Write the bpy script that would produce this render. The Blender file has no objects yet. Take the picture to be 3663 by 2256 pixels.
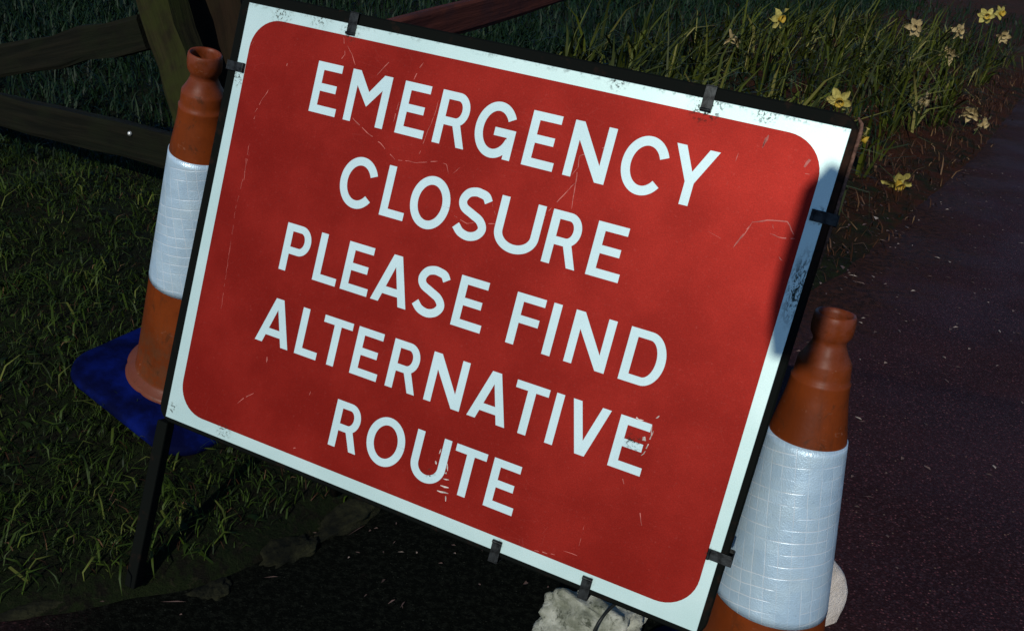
import bpy, bmesh, math, random
import numpy as np
from mathutils import Vector, Matrix

random.seed(7)
rng = np.random.default_rng(11)
scene = bpy.context.scene
COL = scene.collection

# ------------------------------------------------------------------ frame of reference
W, H, F = 3663.0, 2256.0, 3119.5           # photograph size and focal length in its pixels
RW = np.array([[0.99746425, 0.07116924, 0.0],
               [0.02895103, -0.40575984, 0.91352110],
               [0.06501460, -0.91120464, -0.40679136]])   # camera axes (right, down, forward) to world
CAM = np.array([0.0, 0.0, 1.28])

def at(px, py, depth):
    """world point seen at a photograph pixel, at a depth in metres"""
    return RW @ (np.array([(px - W / 2) / F, (py - H / 2) / F, 1.0]) * depth) + CAM

def cam2w(v):
    return RW @ np.array(v, float)

SUN_DIR = np.array([-0.262, -0.835, 0.475])
SUN_DIR = SUN_DIR / np.linalg.norm(SUN_DIR)      # towards the sun

# ------------------------------------------------------------------ small helpers
def tag(o, label=None, cat=None, group=None, kind=None):
    if label: o['label'] = label
    if cat: o['category'] = cat
    if group: o['group'] = group
    if kind: o['kind'] = kind
    return o

def empty(name, loc, label, cat, group=None):
    o = bpy.data.objects.new(name, None)
    o.location = Vector(loc); o.empty_display_size = 0.1
    COL.objects.link(o)
    return tag(o, label, cat, group)

def link(name, me, mats=None, parent=None, M=None):
    o = bpy.data.objects.new(name, me)
    COL.objects.link(o)
    for m in (mats or []): me.materials.append(m)
    if parent is not None:
        pm = Matrix.Translation(parent.location) if parent.type == 'EMPTY' else parent.matrix_basis.copy()
        o.parent = parent
        o.matrix_parent_inverse = pm.inverted()
    if M is not None: o.matrix_basis = M
    return o

def mesh_np(name, co, faces, mat_idx=None, smooth=False):
    me = bpy.data.meshes.new(name)
    me.from_pydata([tuple(map(float, c)) for c in co], [], [tuple(map(int, f)) for f in faces])
    if mat_idx is not None: me.polygons.foreach_set('material_index', mat_idx)
    if smooth: me.polygons.foreach_set('use_smooth', [True] * len(me.polygons))
    me.update()
    return me

def bm_mesh(name, bm, smooth=False):
    me = bpy.data.meshes.new(name)
    bmesh.ops.recalc_face_normals(bm, faces=bm.faces)
    bm.to_mesh(me); bm.free()
    if smooth: me.polygons.foreach_set('use_smooth', [True] * len(me.polygons))
    return me

def add_box(bm, x0, x1, y0, y1, z0, z1, bev=0.0, M=None):
    r = bmesh.ops.create_cube(bm, size=1.0)
    for v in r['verts']:
        v.co = Vector(((x0 + x1) / 2 + v.co.x * (x1 - x0), (y0 + y1) / 2 + v.co.y * (y1 - y0), (z0 + z1) / 2 + v.co.z * (z1 - z0)))
    vs = r['verts']
    if bev:
        es = list({e for v in vs for e in v.link_edges})
        rr = bmesh.ops.bevel(bm, geom=es, offset=bev, segments=2, profile=0.5, affect='EDGES')
        vs = [v for v in rr['verts']] + [v for v in vs if v.is_valid]
        vs = list({v for v in vs})
    if M is not None:
        allv = set()
        stack = list(vs)
        while stack:
            v = stack.pop()
            if v in allv: continue
            allv.add(v)
            for e in v.link_edges: stack.append(e.other_vert(v))
        for v in allv: v.co = M @ v.co

def tube(bm, pts, rad, n=8, cap=True):
    pts = [Vector(p) for p in pts]
    rads = rad if isinstance(rad, (list, tuple)) else [rad] * len(pts)
    rings = []
    up = Vector((0.13, 0.21, 0.97)).normalized()
    for i, p in enumerate(pts):
        t = (pts[min(i + 1, len(pts) - 1)] - pts[max(i - 1, 0)]).normalized()
        a = t.cross(up)
        if a.length < 0.05: a = t.cross(Vector((1, 0, 0)))
        a.normalize(); b = t.cross(a)
        rings.append([bm.verts.new(p + (a * math.cos(2 * math.pi * k / n) + b * math.sin(2 * math.pi * k / n)) * rads[i]) for k in range(n)])
    for i in range(len(rings) - 1):
        for k in range(n):
            bm.faces.new((rings[i][k], rings[i][(k + 1) % n], rings[i + 1][(k + 1) % n], rings[i + 1][k]))
    if cap:
        bm.faces.new(rings[0]); bm.faces.new(rings[-1])

def lathe(prof, n=96, jitter=None):
    """prof: list of (radius, z). Returns verts, quads, u/v per vertex index."""
    co, fs = [], []
    for i, (r, z) in enumerate(prof):
        for k in range(n):
            a = 2 * math.pi * k / n
            co.append((r * math.cos(a), r * math.sin(a), z))
    for i in range(len(prof) - 1):
        for k in range(n):
            fs.append((i * n + k, i * n + (k + 1) % n, (i + 1) * n + (k + 1) % n, (i + 1) * n + k))
    return co, fs

# ------------------------------------------------------------------ node helper
class NT:
    def __init__(s, name):
        s.mat = bpy.data.materials.new(name); s.mat.use_nodes = True
        s.t = s.mat.node_tree; s.n = s.t.nodes; s.l = s.t.links
        s.b = s.n['Principled BSDF']
        s.tc = s.n.new('ShaderNodeTexCoord')
        s.obj = s.tc.outputs['Object']
    def put(s, sock, v):
        if isinstance(v, bpy.types.NodeSocket): s.l.new(v, sock)
        elif isinstance(v, (tuple, list)):
            sock.default_value = tuple(v) + ((1.0,) if len(v) == 3 and len(sock.default_value) == 4 else ())
        else: sock.default_value = v
    def math(s, op, a, b=0.0, clamp=False):
        n = s.n.new('ShaderNodeMath'); n.operation = op; n.use_clamp = clamp
        s.put(n.inputs[0], a); s.put(n.inputs[1], b); return n.outputs[0]
    def noise(s, scale, detail=4, rough=0.55, vec=None, out='Fac', dist=0.0):
        n = s.n.new('ShaderNodeTexNoise'); n.inputs['Scale'].default_value = scale
        n.inputs['Detail'].default_value = detail; n.inputs['Roughness'].default_value = rough
        n.inputs['Distortion'].default_value = dist
        s.l.new(vec or s.obj, n.inputs['Vector']); return n.outputs[out]
    def voro(s, scale, vec=None, out='Distance', feat='F1'):
        n = s.n.new('ShaderNodeTexVoronoi'); n.feature = feat; n.inputs['Scale'].default_value = scale
        s.l.new(vec or s.obj, n.inputs['Vector']); return n.outputs[out]
    def rng(s, v, a, b, c=0.0, d=1.0, smooth=True):
        n = s.n.new('ShaderNodeMapRange'); n.clamp = True
        if smooth: n.interpolation_type = 'SMOOTHSTEP'
        s.put(n.inputs[0], v)
        for i, x in zip((1, 2, 3, 4), (a, b, c, d)): n.inputs[i].default_value = x
        return n.outputs[0]
    def mix(s, fac, a, b):
        n = s.n.new('ShaderNodeMix'); n.data_type = 'RGBA'
        s.put(n.inputs[0], fac); s.put(n.inputs[6], a); s.put(n.inputs[7], b); return n.outputs[2]
    def mixm(s, fac, a, b, mode):
        n = s.n.new('ShaderNodeMix'); n.data_type = 'RGBA'; n.blend_type = mode
        s.put(n.inputs[0], fac); s.put(n.inputs[6], a); s.put(n.inputs[7], b); return n.outputs[2]
    def scalevec(s, sc, vec=None):
        n = s.n.new('ShaderNodeMapping'); n.inputs['Scale'].default_value = sc
        s.l.new(vec or s.obj, n.inputs['Vector']); return n.outputs[0]
    def sep(s, vec=None):
        n = s.n.new('ShaderNodeSeparateXYZ'); s.l.new(vec or s.obj, n.inputs[0]); return n.outputs
    def near(s, p, r0, r1, stretch=(1, 1, 1)):
        """1 near a point in object space, fading to 0 between r0 and r1"""
        m = s.n.new('ShaderNodeVectorMath'); m.operation = 'SUBTRACT'
        s.l.new(s.obj, m.inputs[0]); m.inputs[1].default_value = p
        k = s.n.new('ShaderNodeVectorMath'); k.operation = 'MULTIPLY'
        s.l.new(m.outputs[0], k.inputs[0]); k.inputs[1].default_value = stretch
        l = s.n.new('ShaderNodeVectorMath'); l.operation = 'LENGTH'; s.l.new(k.outputs[0], l.inputs[0])
        return s.rng(l.outputs['Value'], r0, r1, 1.0, 0.0)
    def bump(s, h, strength, dist=0.01):
        n = s.n.new('ShaderNodeBump'); n.inputs['Strength'].default_value = strength
        n.inputs['Distance'].default_value = dist; s.put(n.inputs['Height'], h)
        s.l.new(n.outputs[0], s.b.inputs['Normal'])
    def set(s, **kw):
        names = dict(col='Base Color', rough='Roughness', metal='Metallic', spec='Specular IOR Level', coat='Coat Weight', sub='Subsurface Weight')
        for k, v in kw.items(): s.put(s.b.inputs[names[k]], v)
        return s.mat

# ------------------------------------------------------------------ materials
def sign_dirt(n, fine):
    """grime round the clips, along the top edge and the chipped patch on the right margin"""
    spots = [((0.219, -0.010, 0), .006, .028), ((0.843, -0.010, 0), .008, .034), ((0.150, -0.002, 0), .004, .025),
             ((0.075, -0.006, 0), .004, .030), ((0.008, -0.135, 0), .004, .022), ((1.043, -0.129, 0), .004, .018),
             ((1.040, -0.661, 0), .004, .016), ((0.705, -0.776, 0), .003, .013), ((0.866, -0.776, 0), .003, .015),
             ((0.135, -0.772, 0), .003, .022), ((0.012, -0.768, 0), .002, .018), ((0.93, -0.002, 0), .002, .025),
             ((0.70, -0.001, 0), .002, .022), ((0.876, -0.535, 0), .004, .020), ((0.558, -0.703, 0), .002, .013)]
    tot = None
    for p, a, b in spots:
        m = n.near(p, a, b)
        tot = m if tot is None else n.math('MAXIMUM', tot, m)
    patch = n.near((1.042, -0.235, 0), .01, .075, (4.2, 1, 1))
    speck = n.rng(fine, 0.50, 0.60)
    y = n.sep()[1]
    top = n.rng(y, -0.009, 0.0, 0.0, 1.0)
    edge = n.math('MULTIPLY', top, n.rng(n.noise(90, 5, .7), .50, .62))
    a = n.math('MULTIPLY', tot, speck)
    b = n.math('MULTIPLY', patch, n.rng(n.noise(1.0, 6, .75, n.scalevec((170, 80, 1)), dist=1.4), .47, .54))
    return n.math('MAXIMUM', n.math('MAXIMUM', a, b), n.math('MULTIPLY', edge, 0.4), clamp=True)

def sheet_material(name, col, dark, light, metal, rough, spec=.2, grainy=.14):
    n = NT(name)
    fine = n.noise(170, 6, .7)
    big = n.noise(7, 5, .6)
    c = n.mix(n.rng(big, .35, .7), dark, col)
    c = n.mix(n.math('MULTIPLY', n.rng(fine, .55, .75), .35), c, light)
    grain = n.noise(520, 3, .8)
    c = n.mixm(grainy, c, n.mix(n.rng(grain, .35, .65), (.45, .45, .45), (1, 1, 1)), 'MULTIPLY')
    d = sign_dirt(n, fine)
    # fine random scuffs, thin and short
    sc1 = n.voro(1.0, n.scalevec((14, 60, 1)), feat='DISTANCE_TO_EDGE')
    scm = n.math('MULTIPLY', n.rng(sc1, 0.0, 0.012, 1, 0), n.rng(n.noise(5, 2), .58, .66))
    c = n.mix(n.math('MULTIPLY', scm, .22), c, light)
    dots = n.math('MULTIPLY', n.rng(n.voro(38), 0.0, 0.07, 1, 0), n.rng(n.noise(9, 2, .5), .52, .6))
    c = n.mix(n.math('MULTIPLY', dots, .5), c, light)
    c = n.mix(d, c, (.016, .020, .013))
    n.set(col=c, rough=n.math('ADD', rough, n.math('MULTIPLY', d, .3)), metal=n.math('MULTIPLY', n.math('SUBTRACT', 1.0, d), metal), spec=spec)
    n.bump(n.noise(260, 3, .6), .04, .001)
    return n.mat

M_white = sheet_material('sign_white_sheet', (.62, .79, .75), (.55, .73, .69), (.69, .81, .77), .34, .50)
M_red = sheet_material('sign_red_sheet', (.335, .0185, .0112), (.255, .0115, .0065), (.38, .070, .055), .40, .50, .10, .45)
M_letter = sheet_material('sign_letter_sheet', (.62, .80, .80), (.56, .74, .74), (.68, .82, .81), .16, .50)

def simple(name, col, rough=.6, spec=.3, var=.25, scale=30, metal=0.0, bump=0.0, bscale=120):
    n = NT(name)
    dark = tuple(c * (1 - var) for c in col); lite = tuple(min(1, c * (1 + var)) for c in col)
    c = n.mix(n.rng(n.noise(scale, 5, .6), .35, .65), dark, lite)
    n.set(col=c, rough=rough, spec=spec, metal=metal)
    if bump: n.bump(n.noise(bscale, 4, .6), bump, .004)
    return n.mat

M_scratch = simple('bare_scratch', (.50, .15, .12), .7, .2, .3, 60)
M_pale = simple('pale_chip', (.52, .46, .40), .7, .2, .4, 90)
M_clip = simple('clip_metal', (.014, .016, .016), .5, .35, .8, 90, .55, .15)

def frame_material():
    n = NT('frame_dark_steel')
    rust = n.rng(n.noise(28, 6, .65), .56, .68)
    spots = n.near((1.07, -0.09, -.02), .04, .20, (3, 1, 1))
    r = n.math('MAXIMUM', n.math('MULTIPLY', rust, .35), n.math('MULTIPLY', spots, n.rng(n.noise(60, 4), .3, .55)))
    c = n.mix(r, (.0045, .0055, .0045), (.028, .013, .008))
    n.set(col=c, rough=.75, spec=.04)
    n.bump(n.noise(200, 4), .15, .002)
    return n.mat
M_frame = frame_material()

M_rust_lit = simple('rusty_edge_lit', (.12, .062, .042), .8, .15, .5, 120)  # rust brightened with the light caught on the frame's outer corner

def cone_material():
    n = NT('cone_orange_plastic')
    z = n.sep()[2]
    big = n.noise(9, 5, .6)
    c = n.mix(n.rng(big, .35, .68), (.120, .022, .003), (.180, .033, .0045))
    streak = n.noise(1.0, 4, .6, n.scalevec((60, 60, 5)))
    c = n.mix(n.math('MULTIPLY', n.rng(streak, .5, .75), .45), c, (.065, .018, .006))
    dust = n.math('MULTIPLY', n.rng(z, .60, .76), n.rng(n.noise(45, 5, .7), .35, .65))
    c = n.mix(n.math('MULTIPLY', dust, .4), c, (.21, .062, .042))
    low = n.math('MULTIPLY', n.rng(z, .20, .03), n.rng(n.noise(35, 5, .7), .35, .6))
    c = n.mix(n.math('MULTIPLY', low, .5), c, (.07, .035, .016))
    c = n.mix(n.rng(z, -.035, -.03, 0, 1), (.145, .040, .020), c)
    scuff = n.math('MULTIPLY', n.rng(n.noise(1.0, 5, .75, n.scalevec((38, 38, 90)), dist=1.5), .60, .68), n.rng(n.noise(11, 3), .48, .62))
    c = n.mix(n.math('MULTIPLY', scuff, .7), c, (.27, .12, .075))
    blot = n.rng(n.noise(24, 6, .75, dist=.8), .57, .66)
    c = n.mix(n.math('MULTIPLY', blot, .55), c, (.045, .018, .007))
    c = n.mix(n.math('MULTIPLY', n.rng(n.noise(320, 3, .7), .58, .72), .4), c, (.06, .022, .010))
    n.set(col=c, rough=.45, spec=.18)
    n.bump(n.noise(90, 4, .6), .10, .004)
    return n.mat
M_cone = cone_material()

def sleeve_material():
    n = NT('cone_reflective_sleeve')
    uv = n.tc.outputs['UV']
    s = n.sep(uv)
    def lines(v, pitch, w):
        f = n.math('FRACT', n.math('DIVIDE', v, pitch))
        d = n.math('ABSOLUTE', n.math('SUBTRACT', f, .5))
        return n.rng(d, .5 - w, .5 - w * .35, 0, 1)
    wob = n.math('MULTIPLY', n.math('SUBTRACT', n.noise(14, 2), .5), .006)
    h = lines(n.math('ADD', s[0], wob), .0215, .060)
    v = lines(n.math('ADD', s[1], wob), .0205, .050)
    hb = n.math('MULTIPLY', h, n.rng(n.noise(18, 2), .38, .55))
    vb = n.math('MULTIPLY', v, n.rng(n.noise(16, 2), .40, .60, .25, .8))
    g = n.math('MAXIMUM', hb, vb)
    # each cell of the sheeting has its own slight tone
    cell = n.n.new('ShaderNodeTexWhiteNoise'); cell.noise_dimensions = '2D'
    cv = n.n.new('ShaderNodeCombineXYZ')
    n.l.new(n.math('FLOOR', n.math('DIVIDE', s[0], .0215)), cv.inputs[0])
    n.l.new(n.math('FLOOR', n.math('DIVIDE', s[1], .0205)), cv.inputs[1])
    n.l.new(cv.outputs[0], cell.inputs['Vector'])
    c = n.mix(cell.outputs['Value'], (.44, .60, .72), (.50, .66, .77))
    c = n.mix(n.math('MULTIPLY', n.rng(n.noise(22, 5, .65), .42, .7), .5), c, (.55, .69, .74))
    c = n.mix(n.math('MULTIPLY', n.rng(n.noise(150, 4, .7), .60, .72), .35), c, (.16, .22, .28))
    c = n.mix(n.math('MULTIPLY', g, .6), c, (.86, .90, .92))
    n.set(col=c, rough=n.rng(n.noise(30, 4), .35, .65, .28, .5), spec=.4, metal=.25)
    hh = n.math('ADD', n.math('MULTIPLY', g, .6), n.math('MULTIPLY', n.noise(240, 2), .25))
    hh = n.math('ADD', hh, n.math('MULTIPLY', n.voro(420), .5))
    n.bump(hh, .3, .003)
    return n.mat
M_sleeve = sleeve_material()
M_base = simple('cone_blue_rubber', (.0008, .0042, .058), .8, .06, .65, 9, 0, .25, 160)

def soil_material():
    n = NT('soil_and_turf')
    c = n.mix(n.rng(n.noise(3, 6, .65), .35, .65), (.008, .013, .004), (.016, .024, .006))
    c = n.mix(n.rng(n.noise(26, 6, .7), .45, .62), c, (.010, .009, .005))
    c = n.mix(n.math('MULTIPLY', n.rng(n.noise(80, 4, .7), .56, .68), .6), c, (.040, .034, .018))
    # withered brown strip of leaf mould on the verge, red glow mixed in
    y = n.sep()[1]
    far = n.math('MULTIPLY', n.rng(y, 3.0, 5.0), n.rng(n.sep()[0], .8, 2.0))
    c = n.mix(n.math('MULTIPLY', far, n.rng(n.noise(5, 5, .7), .35, .6)), c, (.060, .017, .007))
    n.set(col=c, rough=.95, spec=.1)
    n.bump(n.noise(40, 8, .75), .9, .05)
    return n.mat
M_soil = soil_material()

def asphalt_material():
    n = NT('asphalt')
    c = n.mix(n.rng(n.noise(2.2, 5, .6), .35, .68), (.022, .0082, .0090), (.031, .0115, .0128))
    st = n.voro(230, out='Color'); stv = n.sep(st)[0]
    c = n.mix(n.math('MULTIPLY', n.rng(stv, .55, 1.0), .5), c, (.060, .034, .040))
    for sc, r1, th, amt, cc in ((110, .45, .50, .85, (.125, .040, .046)), (95, .30, .58, .9, (.24, .095, .095)), (150, .45, .45, .8, (.004, .003, .003)), (40, .13, .7, .9, (.30, .19, .12))):
        sp = n.math('MULTIPLY', n.rng(n.voro(sc), .0, r1, 1, 0), n.rng(n.sep(n.voro(sc, out='Color'))[1], th, th + .05))
        c = n.mix(n.math('MULTIPLY', sp, amt), c, cc)
    ed = n.n.new('ShaderNodeAttribute'); ed.attribute_name = 'edge'
    e = n.math('ADD', ed.outputs['Fac'], n.math('MULTIPLY', n.math('SUBTRACT', n.noise(3.2, 6, .7), .5), 1.3))
    debris = n.math('MULTIPLY', n.rng(e, -.45, -.02), n.rng(n.sep()[1], 1.9, 2.8))
    mould = n.mix(n.rng(n.noise(30, 6, .75), .38, .62), (.010, .0055, .003), (.046, .017, .009))
    mould = n.mix(n.rng(n.noise(110, 3, .7), .62, .70), mould, (.13, .065, .045))
    c = n.mix(debris, c, mould)
    # darker, rougher patch on the tarmac under and in front of the sign
    dark_patch = n.near((-.16, 1.30, 0), .55, 1.05, (1, 1, 1))
    dark_patch = n.math('MULTIPLY', dark_patch, n.rng(n.noise(5, 5, .7), .10, .35))
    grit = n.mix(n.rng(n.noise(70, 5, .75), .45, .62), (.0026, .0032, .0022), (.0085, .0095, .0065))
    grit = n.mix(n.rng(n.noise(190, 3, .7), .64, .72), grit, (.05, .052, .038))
    c = n.mix(dark_patch, c, grit)
    wet = n.rng(n.noise(1.7, 3), .4, .65)
    n.set(col=c, rough=n.math('ADD', n.math('ADD', .6, n.math('MULTIPLY', wet, .2)), n.math('MULTIPLY', dark_patch, .2)), spec=n.math('SUBTRACT', .07, n.math('MULTIPLY', dark_patch, .05)))
    hh = n.math('ADD', n.math('MULTIPLY', n.voro(230), .6), n.noise(60, 5, .7))
    n.bump(hh, .5, .004)
    return n.mat
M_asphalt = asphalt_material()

def blade_material(name, a, b, c2, rough=.6):
    n = NT(name)
    at_ = n.n.new('ShaderNodeAttribute'); at_.attribute_name = 'tint'
    t = at_.outputs['Fac']
    c = n.mix(n.rng(t, 0, .7, smooth=False), a, b)
    c = n.mix(n.rng(t, .80, 1.0, smooth=False), c, c2)
    n.set(col=c, rough=rough, spec=.2)
    return n.mat
M_grass = blade_material('grass_blades', (.005, .0135, .0012), (.034, .060, .0035), (.115, .125, .022))
M_field = blade_material('field_grass', (.0025, .009, .003), (.006, .021, .006), (.012, .030, .007))
M_leaf = blade_material('daffodil_leaves', (.007, .012, .0012), (.064, .078, .007), (.24, .21, .065))
M_dead = blade_material('withered_leaves', (.026, .010, .004), (.060, .024, .009), (.22, .13, .06))
M_petal = simple('daffodil_petal', (.38, .32, .085), .6, .2, .25, 60)
M_petal_pale = simple('daffodil_petal_faded', (.37, .28, .13), .6, .2, .25, 60)
M_trumpet = simple('daffodil_trumpet', (.42, .27, .03), .6, .2, .2, 60)
M_stem = simple('daffodil_stem', (.05, .075, .018), .6, .2, .3, 60)

def wood_material(name, a, b, moss, mossw):
    n = NT(name)
    g = n.noise(1.0, 6, .65, n.scalevec((50, 50, 2.5)))
    c = n.mix(n.rng(g, .35, .68), a, b)
    m = n.math('MULTIPLY', n.rng(n.noise(6, 6, .7), .42, .62), mossw)
    c = n.mix(m, c, moss)
    n.set(col=c, rough=.9, spec=.1)
    n.bump(g, .6, .01)
    return n.mat
M_post = wood_material('mossy_post_wood', (.012, .010, .004), (.026, .022, .008), (.022, .026, .005), .8)
M_brace = wood_material('brown_post_wood', (.010, .006, .003), (.018, .010, .005), (.016, .012, .005), .5)
M_rail = wood_material('dark_rail_wood', (.004, .0045, .0025), (.010, .009, .005), (.008, .011, .004), .5)
M_redrail = wood_material('red_lit_rail_wood', (.045, .014, .011), (.090, .026, .018), (.030, .014, .016), .6)  # red light falling on this rail is put into its wood colour
M_steelbolt = simple('zinc_bolt', (.75, .75, .70), .35, .5, .1, 60, .6)

def rock_material(name, a, b, c3):
    n = NT(name)
    c = n.mix(n.rng(n.noise(14, 7, .7), .35, .65), a, b)
    c = n.mix(n.math('MULTIPLY', n.rng(n.noise(35, 6, .75), .54, .66), .8), c, c3)
    n.set(col=c, rough=.9, spec=.15)
    n.bump(n.noise(45, 8, .75), .7, .02)
    return n.mat
M_stone = rock_material('pale_limestone', (.66, .57, .48), (.80, .72, .64), (.46, .41, .36))
M_rubble = rock_material('broken_concrete', (.20, .21, .15), (.58, .58, .48), (.030, .038, .020))
M_kerb = rock_material('mossy_kerb_stone', (.004, .0045, .002), (.024, .024, .010), (.003, .0035, .0015))
M_cable = simple('black_cable', (.012, .014, .012), .5, .3, .2, 40)
M_litter = blade_material('leaf_litter_bits', (.055, .034, .026), (.16, .10, .08), (.42, .34, .27))

# ------------------------------------------------------------------ terrain
EDGE = np.array([(-14, -2.0), (-3, .80), (-1.5, 1.12), (-.95, 1.28), (-.59, 1.415), (-.437, 1.568), (-.313, 1.707), (.45, 2.52),
                 (1.42, 3.56), (1.75, 4.06), (2.38, 5.0), (3.25, 6.3), (5.06, 9.2), (8.5, 14.6), (40, 64)])

def sdist(x, y):
    """distance from the lane edge, positive on the grass side"""
    x = np.asarray(x, float); y = np.asarray(y, float)
    best = np.full(x.shape, 1e9); sg = np.ones(x.shape)
    for (ax, ay), (bx, by) in zip(EDGE[:-1], EDGE[1:]):
        dx, dy = bx - ax, by - ay
        t = np.clip(((x - ax) * dx + (y - ay) * dy) / (dx * dx + dy * dy), 0, 1)
        px, py = ax + t * dx, ay + t * dy
        d = np.hypot(x - px, y - py)
        cr = dx * (y - ay) - dy * (x - ax)
        m = d < best
        best = np.where(m, d, best); sg = np.where(m, np.sign(cr), sg)
    return best * np.where(sg == 0, 1, sg)

def wob(x, y):
    return (np.sin(x * 7.1 + y * 3.3) * np.cos(y * 6.3 - x * 2.1) * .012 + np.sin(x * 17 - y * 11) * .005
            + np.sin(x * 2.3 + 1.7) * np.sin(y * 1.9 + .6) * .02)

def ground_z(x, y):
    s = sdist(x, y) + wob(np.asarray(x) * 1.7, np.asarray(y) * 1.7) * .8
    z = np.interp(s, [-1, -.05, .0, .04, .18, .45, .8, 1.5, 3, 8, 20, 60], [-.10, -.04, -.004, .03, .058, .090, .145, .28, .42, .58, .9, 1.7])
    zv = np.interp(s, [-1, -.05, .0, .10, .35, .7, 1.1, 1.7, 3, 8, 20, 60], [-.10, -.03, -.004, .015, .05, .14, .25, .33, .42, .58, .9, 1.7])
    f = np.clip((np.asarray(y, float) - 2.2) / 1.2, 0, 1)
    z = z * (1 - f) + zv * f
    z = z + .055 * np.exp(-((np.asarray(x, float) + .82) ** 2 + (np.asarray(y, float) - 2.0) ** 2) / .17)   # hummock the far cone stands on
    return z + wob(np.asarray(x, float), np.asarray(y, float)) * np.clip(s * 3, 0, 1)

def axis(a, b, n, far):
    mid = np.linspace(a, b, n)
    lo = a - np.geomspace(.06, far, 26)[::-1]
    hi = b + np.geomspace(.06, far, 26)
    return np.concatenate([lo, mid, hi])

def grid_mesh(name, xs, ys, zf, keep=None):
    X, Y = np.meshgrid(xs, ys)
    Z = zf(X, Y)
    co = np.c_[X.ravel(), Y.ravel(), Z.ravel()]
    nx = len(xs); fs = []
    k = keep(X, Y) if keep is not None else np.ones(X.shape, bool)
    for j in range(len(ys) - 1):
        for i in range(nx - 1):
            if k[j, i] or k[j, i + 1] or k[j + 1, i] or k[j + 1, i + 1]:
                fs.append((j * nx + i, j * nx + i + 1, (j + 1) * nx + i + 1, (j + 1) * nx + i))
    me = mesh_np(name, co, fs, smooth=True)
    bm = bmesh.new(); bm.from_mesh(me)
    bmesh.ops.delete(bm, geom=[v for v in bm.verts if not v.link_faces], context='VERTS')
    bm.to_mesh(me); bm.free()
    return me

g = link('ground', grid_mesh('ground', axis(-3.5, 4.5, 200, 55), axis(.6, 8, 190, 60), ground_z), [M_soil])
tag(g, kind='structure')
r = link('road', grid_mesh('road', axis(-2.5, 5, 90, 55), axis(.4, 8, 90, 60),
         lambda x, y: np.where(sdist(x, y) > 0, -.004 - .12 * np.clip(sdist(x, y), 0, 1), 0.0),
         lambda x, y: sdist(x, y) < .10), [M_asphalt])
rco = np.empty(len(r.data.vertices) * 3); r.data.vertices.foreach_get('co', rco); rco = rco.reshape(-1, 3)
ea = r.data.attributes.new('edge', 'FLOAT', 'POINT'); ea.data.foreach_set('value', sdist(rco[:, 0], rco[:, 1]).astype(np.float32))
tag(r, kind='structure')

# ------------------------------------------------------------------ blades
def blades(name, P, length, width, lean, mats, tint, kind='stuff', curl=.6, parent=None, azim=None, up0=None):
    """P: n x 3 roots. Bent tapering ribbons, three segments each."""
    n = len(P)
    az = rng.uniform(0, 2 * math.pi, n) if azim is None else azim
    face = az + math.pi / 2 + rng.normal(0, .5, n)
    d = np.c_[np.cos(az), np.sin(az), np.zeros(n)]
    w = np.c_[np.cos(face), np.sin(face), np.zeros(n)] * (width[:, None] / 2)
    a = np.abs(lean)
    pts = [P]
    ang = a * .5
    cur = P.copy()
    for sgm, frac in enumerate((.36, .34, .30)):
        stp = (length * frac)[:, None]
        cur = cur + stp * (d * np.sin(ang)[:, None] + np.c_[np.zeros(n), np.zeros(n), np.cos(ang)])
        pts.append(cur)
        ang = ang + a * .5 + rng.uniform(0, curl, n)
    V = np.empty((n, 7, 3))
    for i, k in enumerate((1.0, .9, .62)):
        V[:, 2 * i] = pts[i] - w * k; V[:, 2 * i + 1] = pts[i] + w * k
    V[:, 6] = pts[3]
    base = (np.arange(n) * 7)[:, None]
    quads = np.concatenate([base + np.array([0, 1, 3, 2]), base + np.array([2, 3, 5, 4])], 1).reshape(-1, 4)
    tris = base + np.array([4, 5, 6])
    me = bpy.data.meshes.new(name)
    me.vertices.add(n * 7); me.vertices.foreach_set('co', V.ravel())
    loops = np.concatenate([quads.ravel(), tris.ravel()])
    me.loops.add(len(loops)); me.loops.foreach_set('vertex_index', loops)
    nq, nt = len(quads), len(tris)
    me.polygons.add(nq + nt)
    ls = np.concatenate([np.arange(nq) * 4, nq * 4 + np.arange(nt) * 3])
    me.polygons.foreach_set('loop_start', ls)
    me.update(calc_edges=True)
    at_ = me.attributes.new('tint', 'FLOAT', 'POINT')
    at_.data.foreach_set('value', np.repeat(tint, 7).astype(np.float32))
    o = link(name, me, mats, parent)
    if kind: tag(o, kind=kind)
    return o

def clumps(P):
    x, y = P[:, 0], P[:, 1]
    return np.clip(.5 + .5 * np.sin(x * 13 + 2 * np.sin(y * 9 + 1)) * np.cos(y * 11 - 1.5 * np.sin(x * 8)) + .2 * np.sin(x * 31 + y * 23), 0, 1)
def flow(P):
    x, y = P[:, 0], P[:, 1]
    return 3.0 * np.sin(x * 5.1 + np.cos(y * 4.3)) + 2.4 * np.cos(y * 5.7 - x * 2.0)

def scatter(x0, x1, y0, y1, n, smin=.02, smax=1e9, avoid=()):
    x = rng.uniform(x0, x1, n); y = rng.uniform(y0, y1, n)
    s = sdist(x, y)
    patch = .5 + .5 * np.sin(x * 9.1 + np.sin(y * 7) * 2) * np.sin(y * 8.3 + np.cos(x * 6) * 2)
    k = (s > smin + rng.uniform(0, .10, n)) & (s < smax) & (rng.uniform(0, 1, n) < .45 + .55 * patch)
    for (ax, ay, ar) in avoid: k &= np.hypot(x - ax, y - ay) > ar
    x, y = x[k], y[k]
    return np.c_[x, y, ground_z(x, y) - .004]

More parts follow.
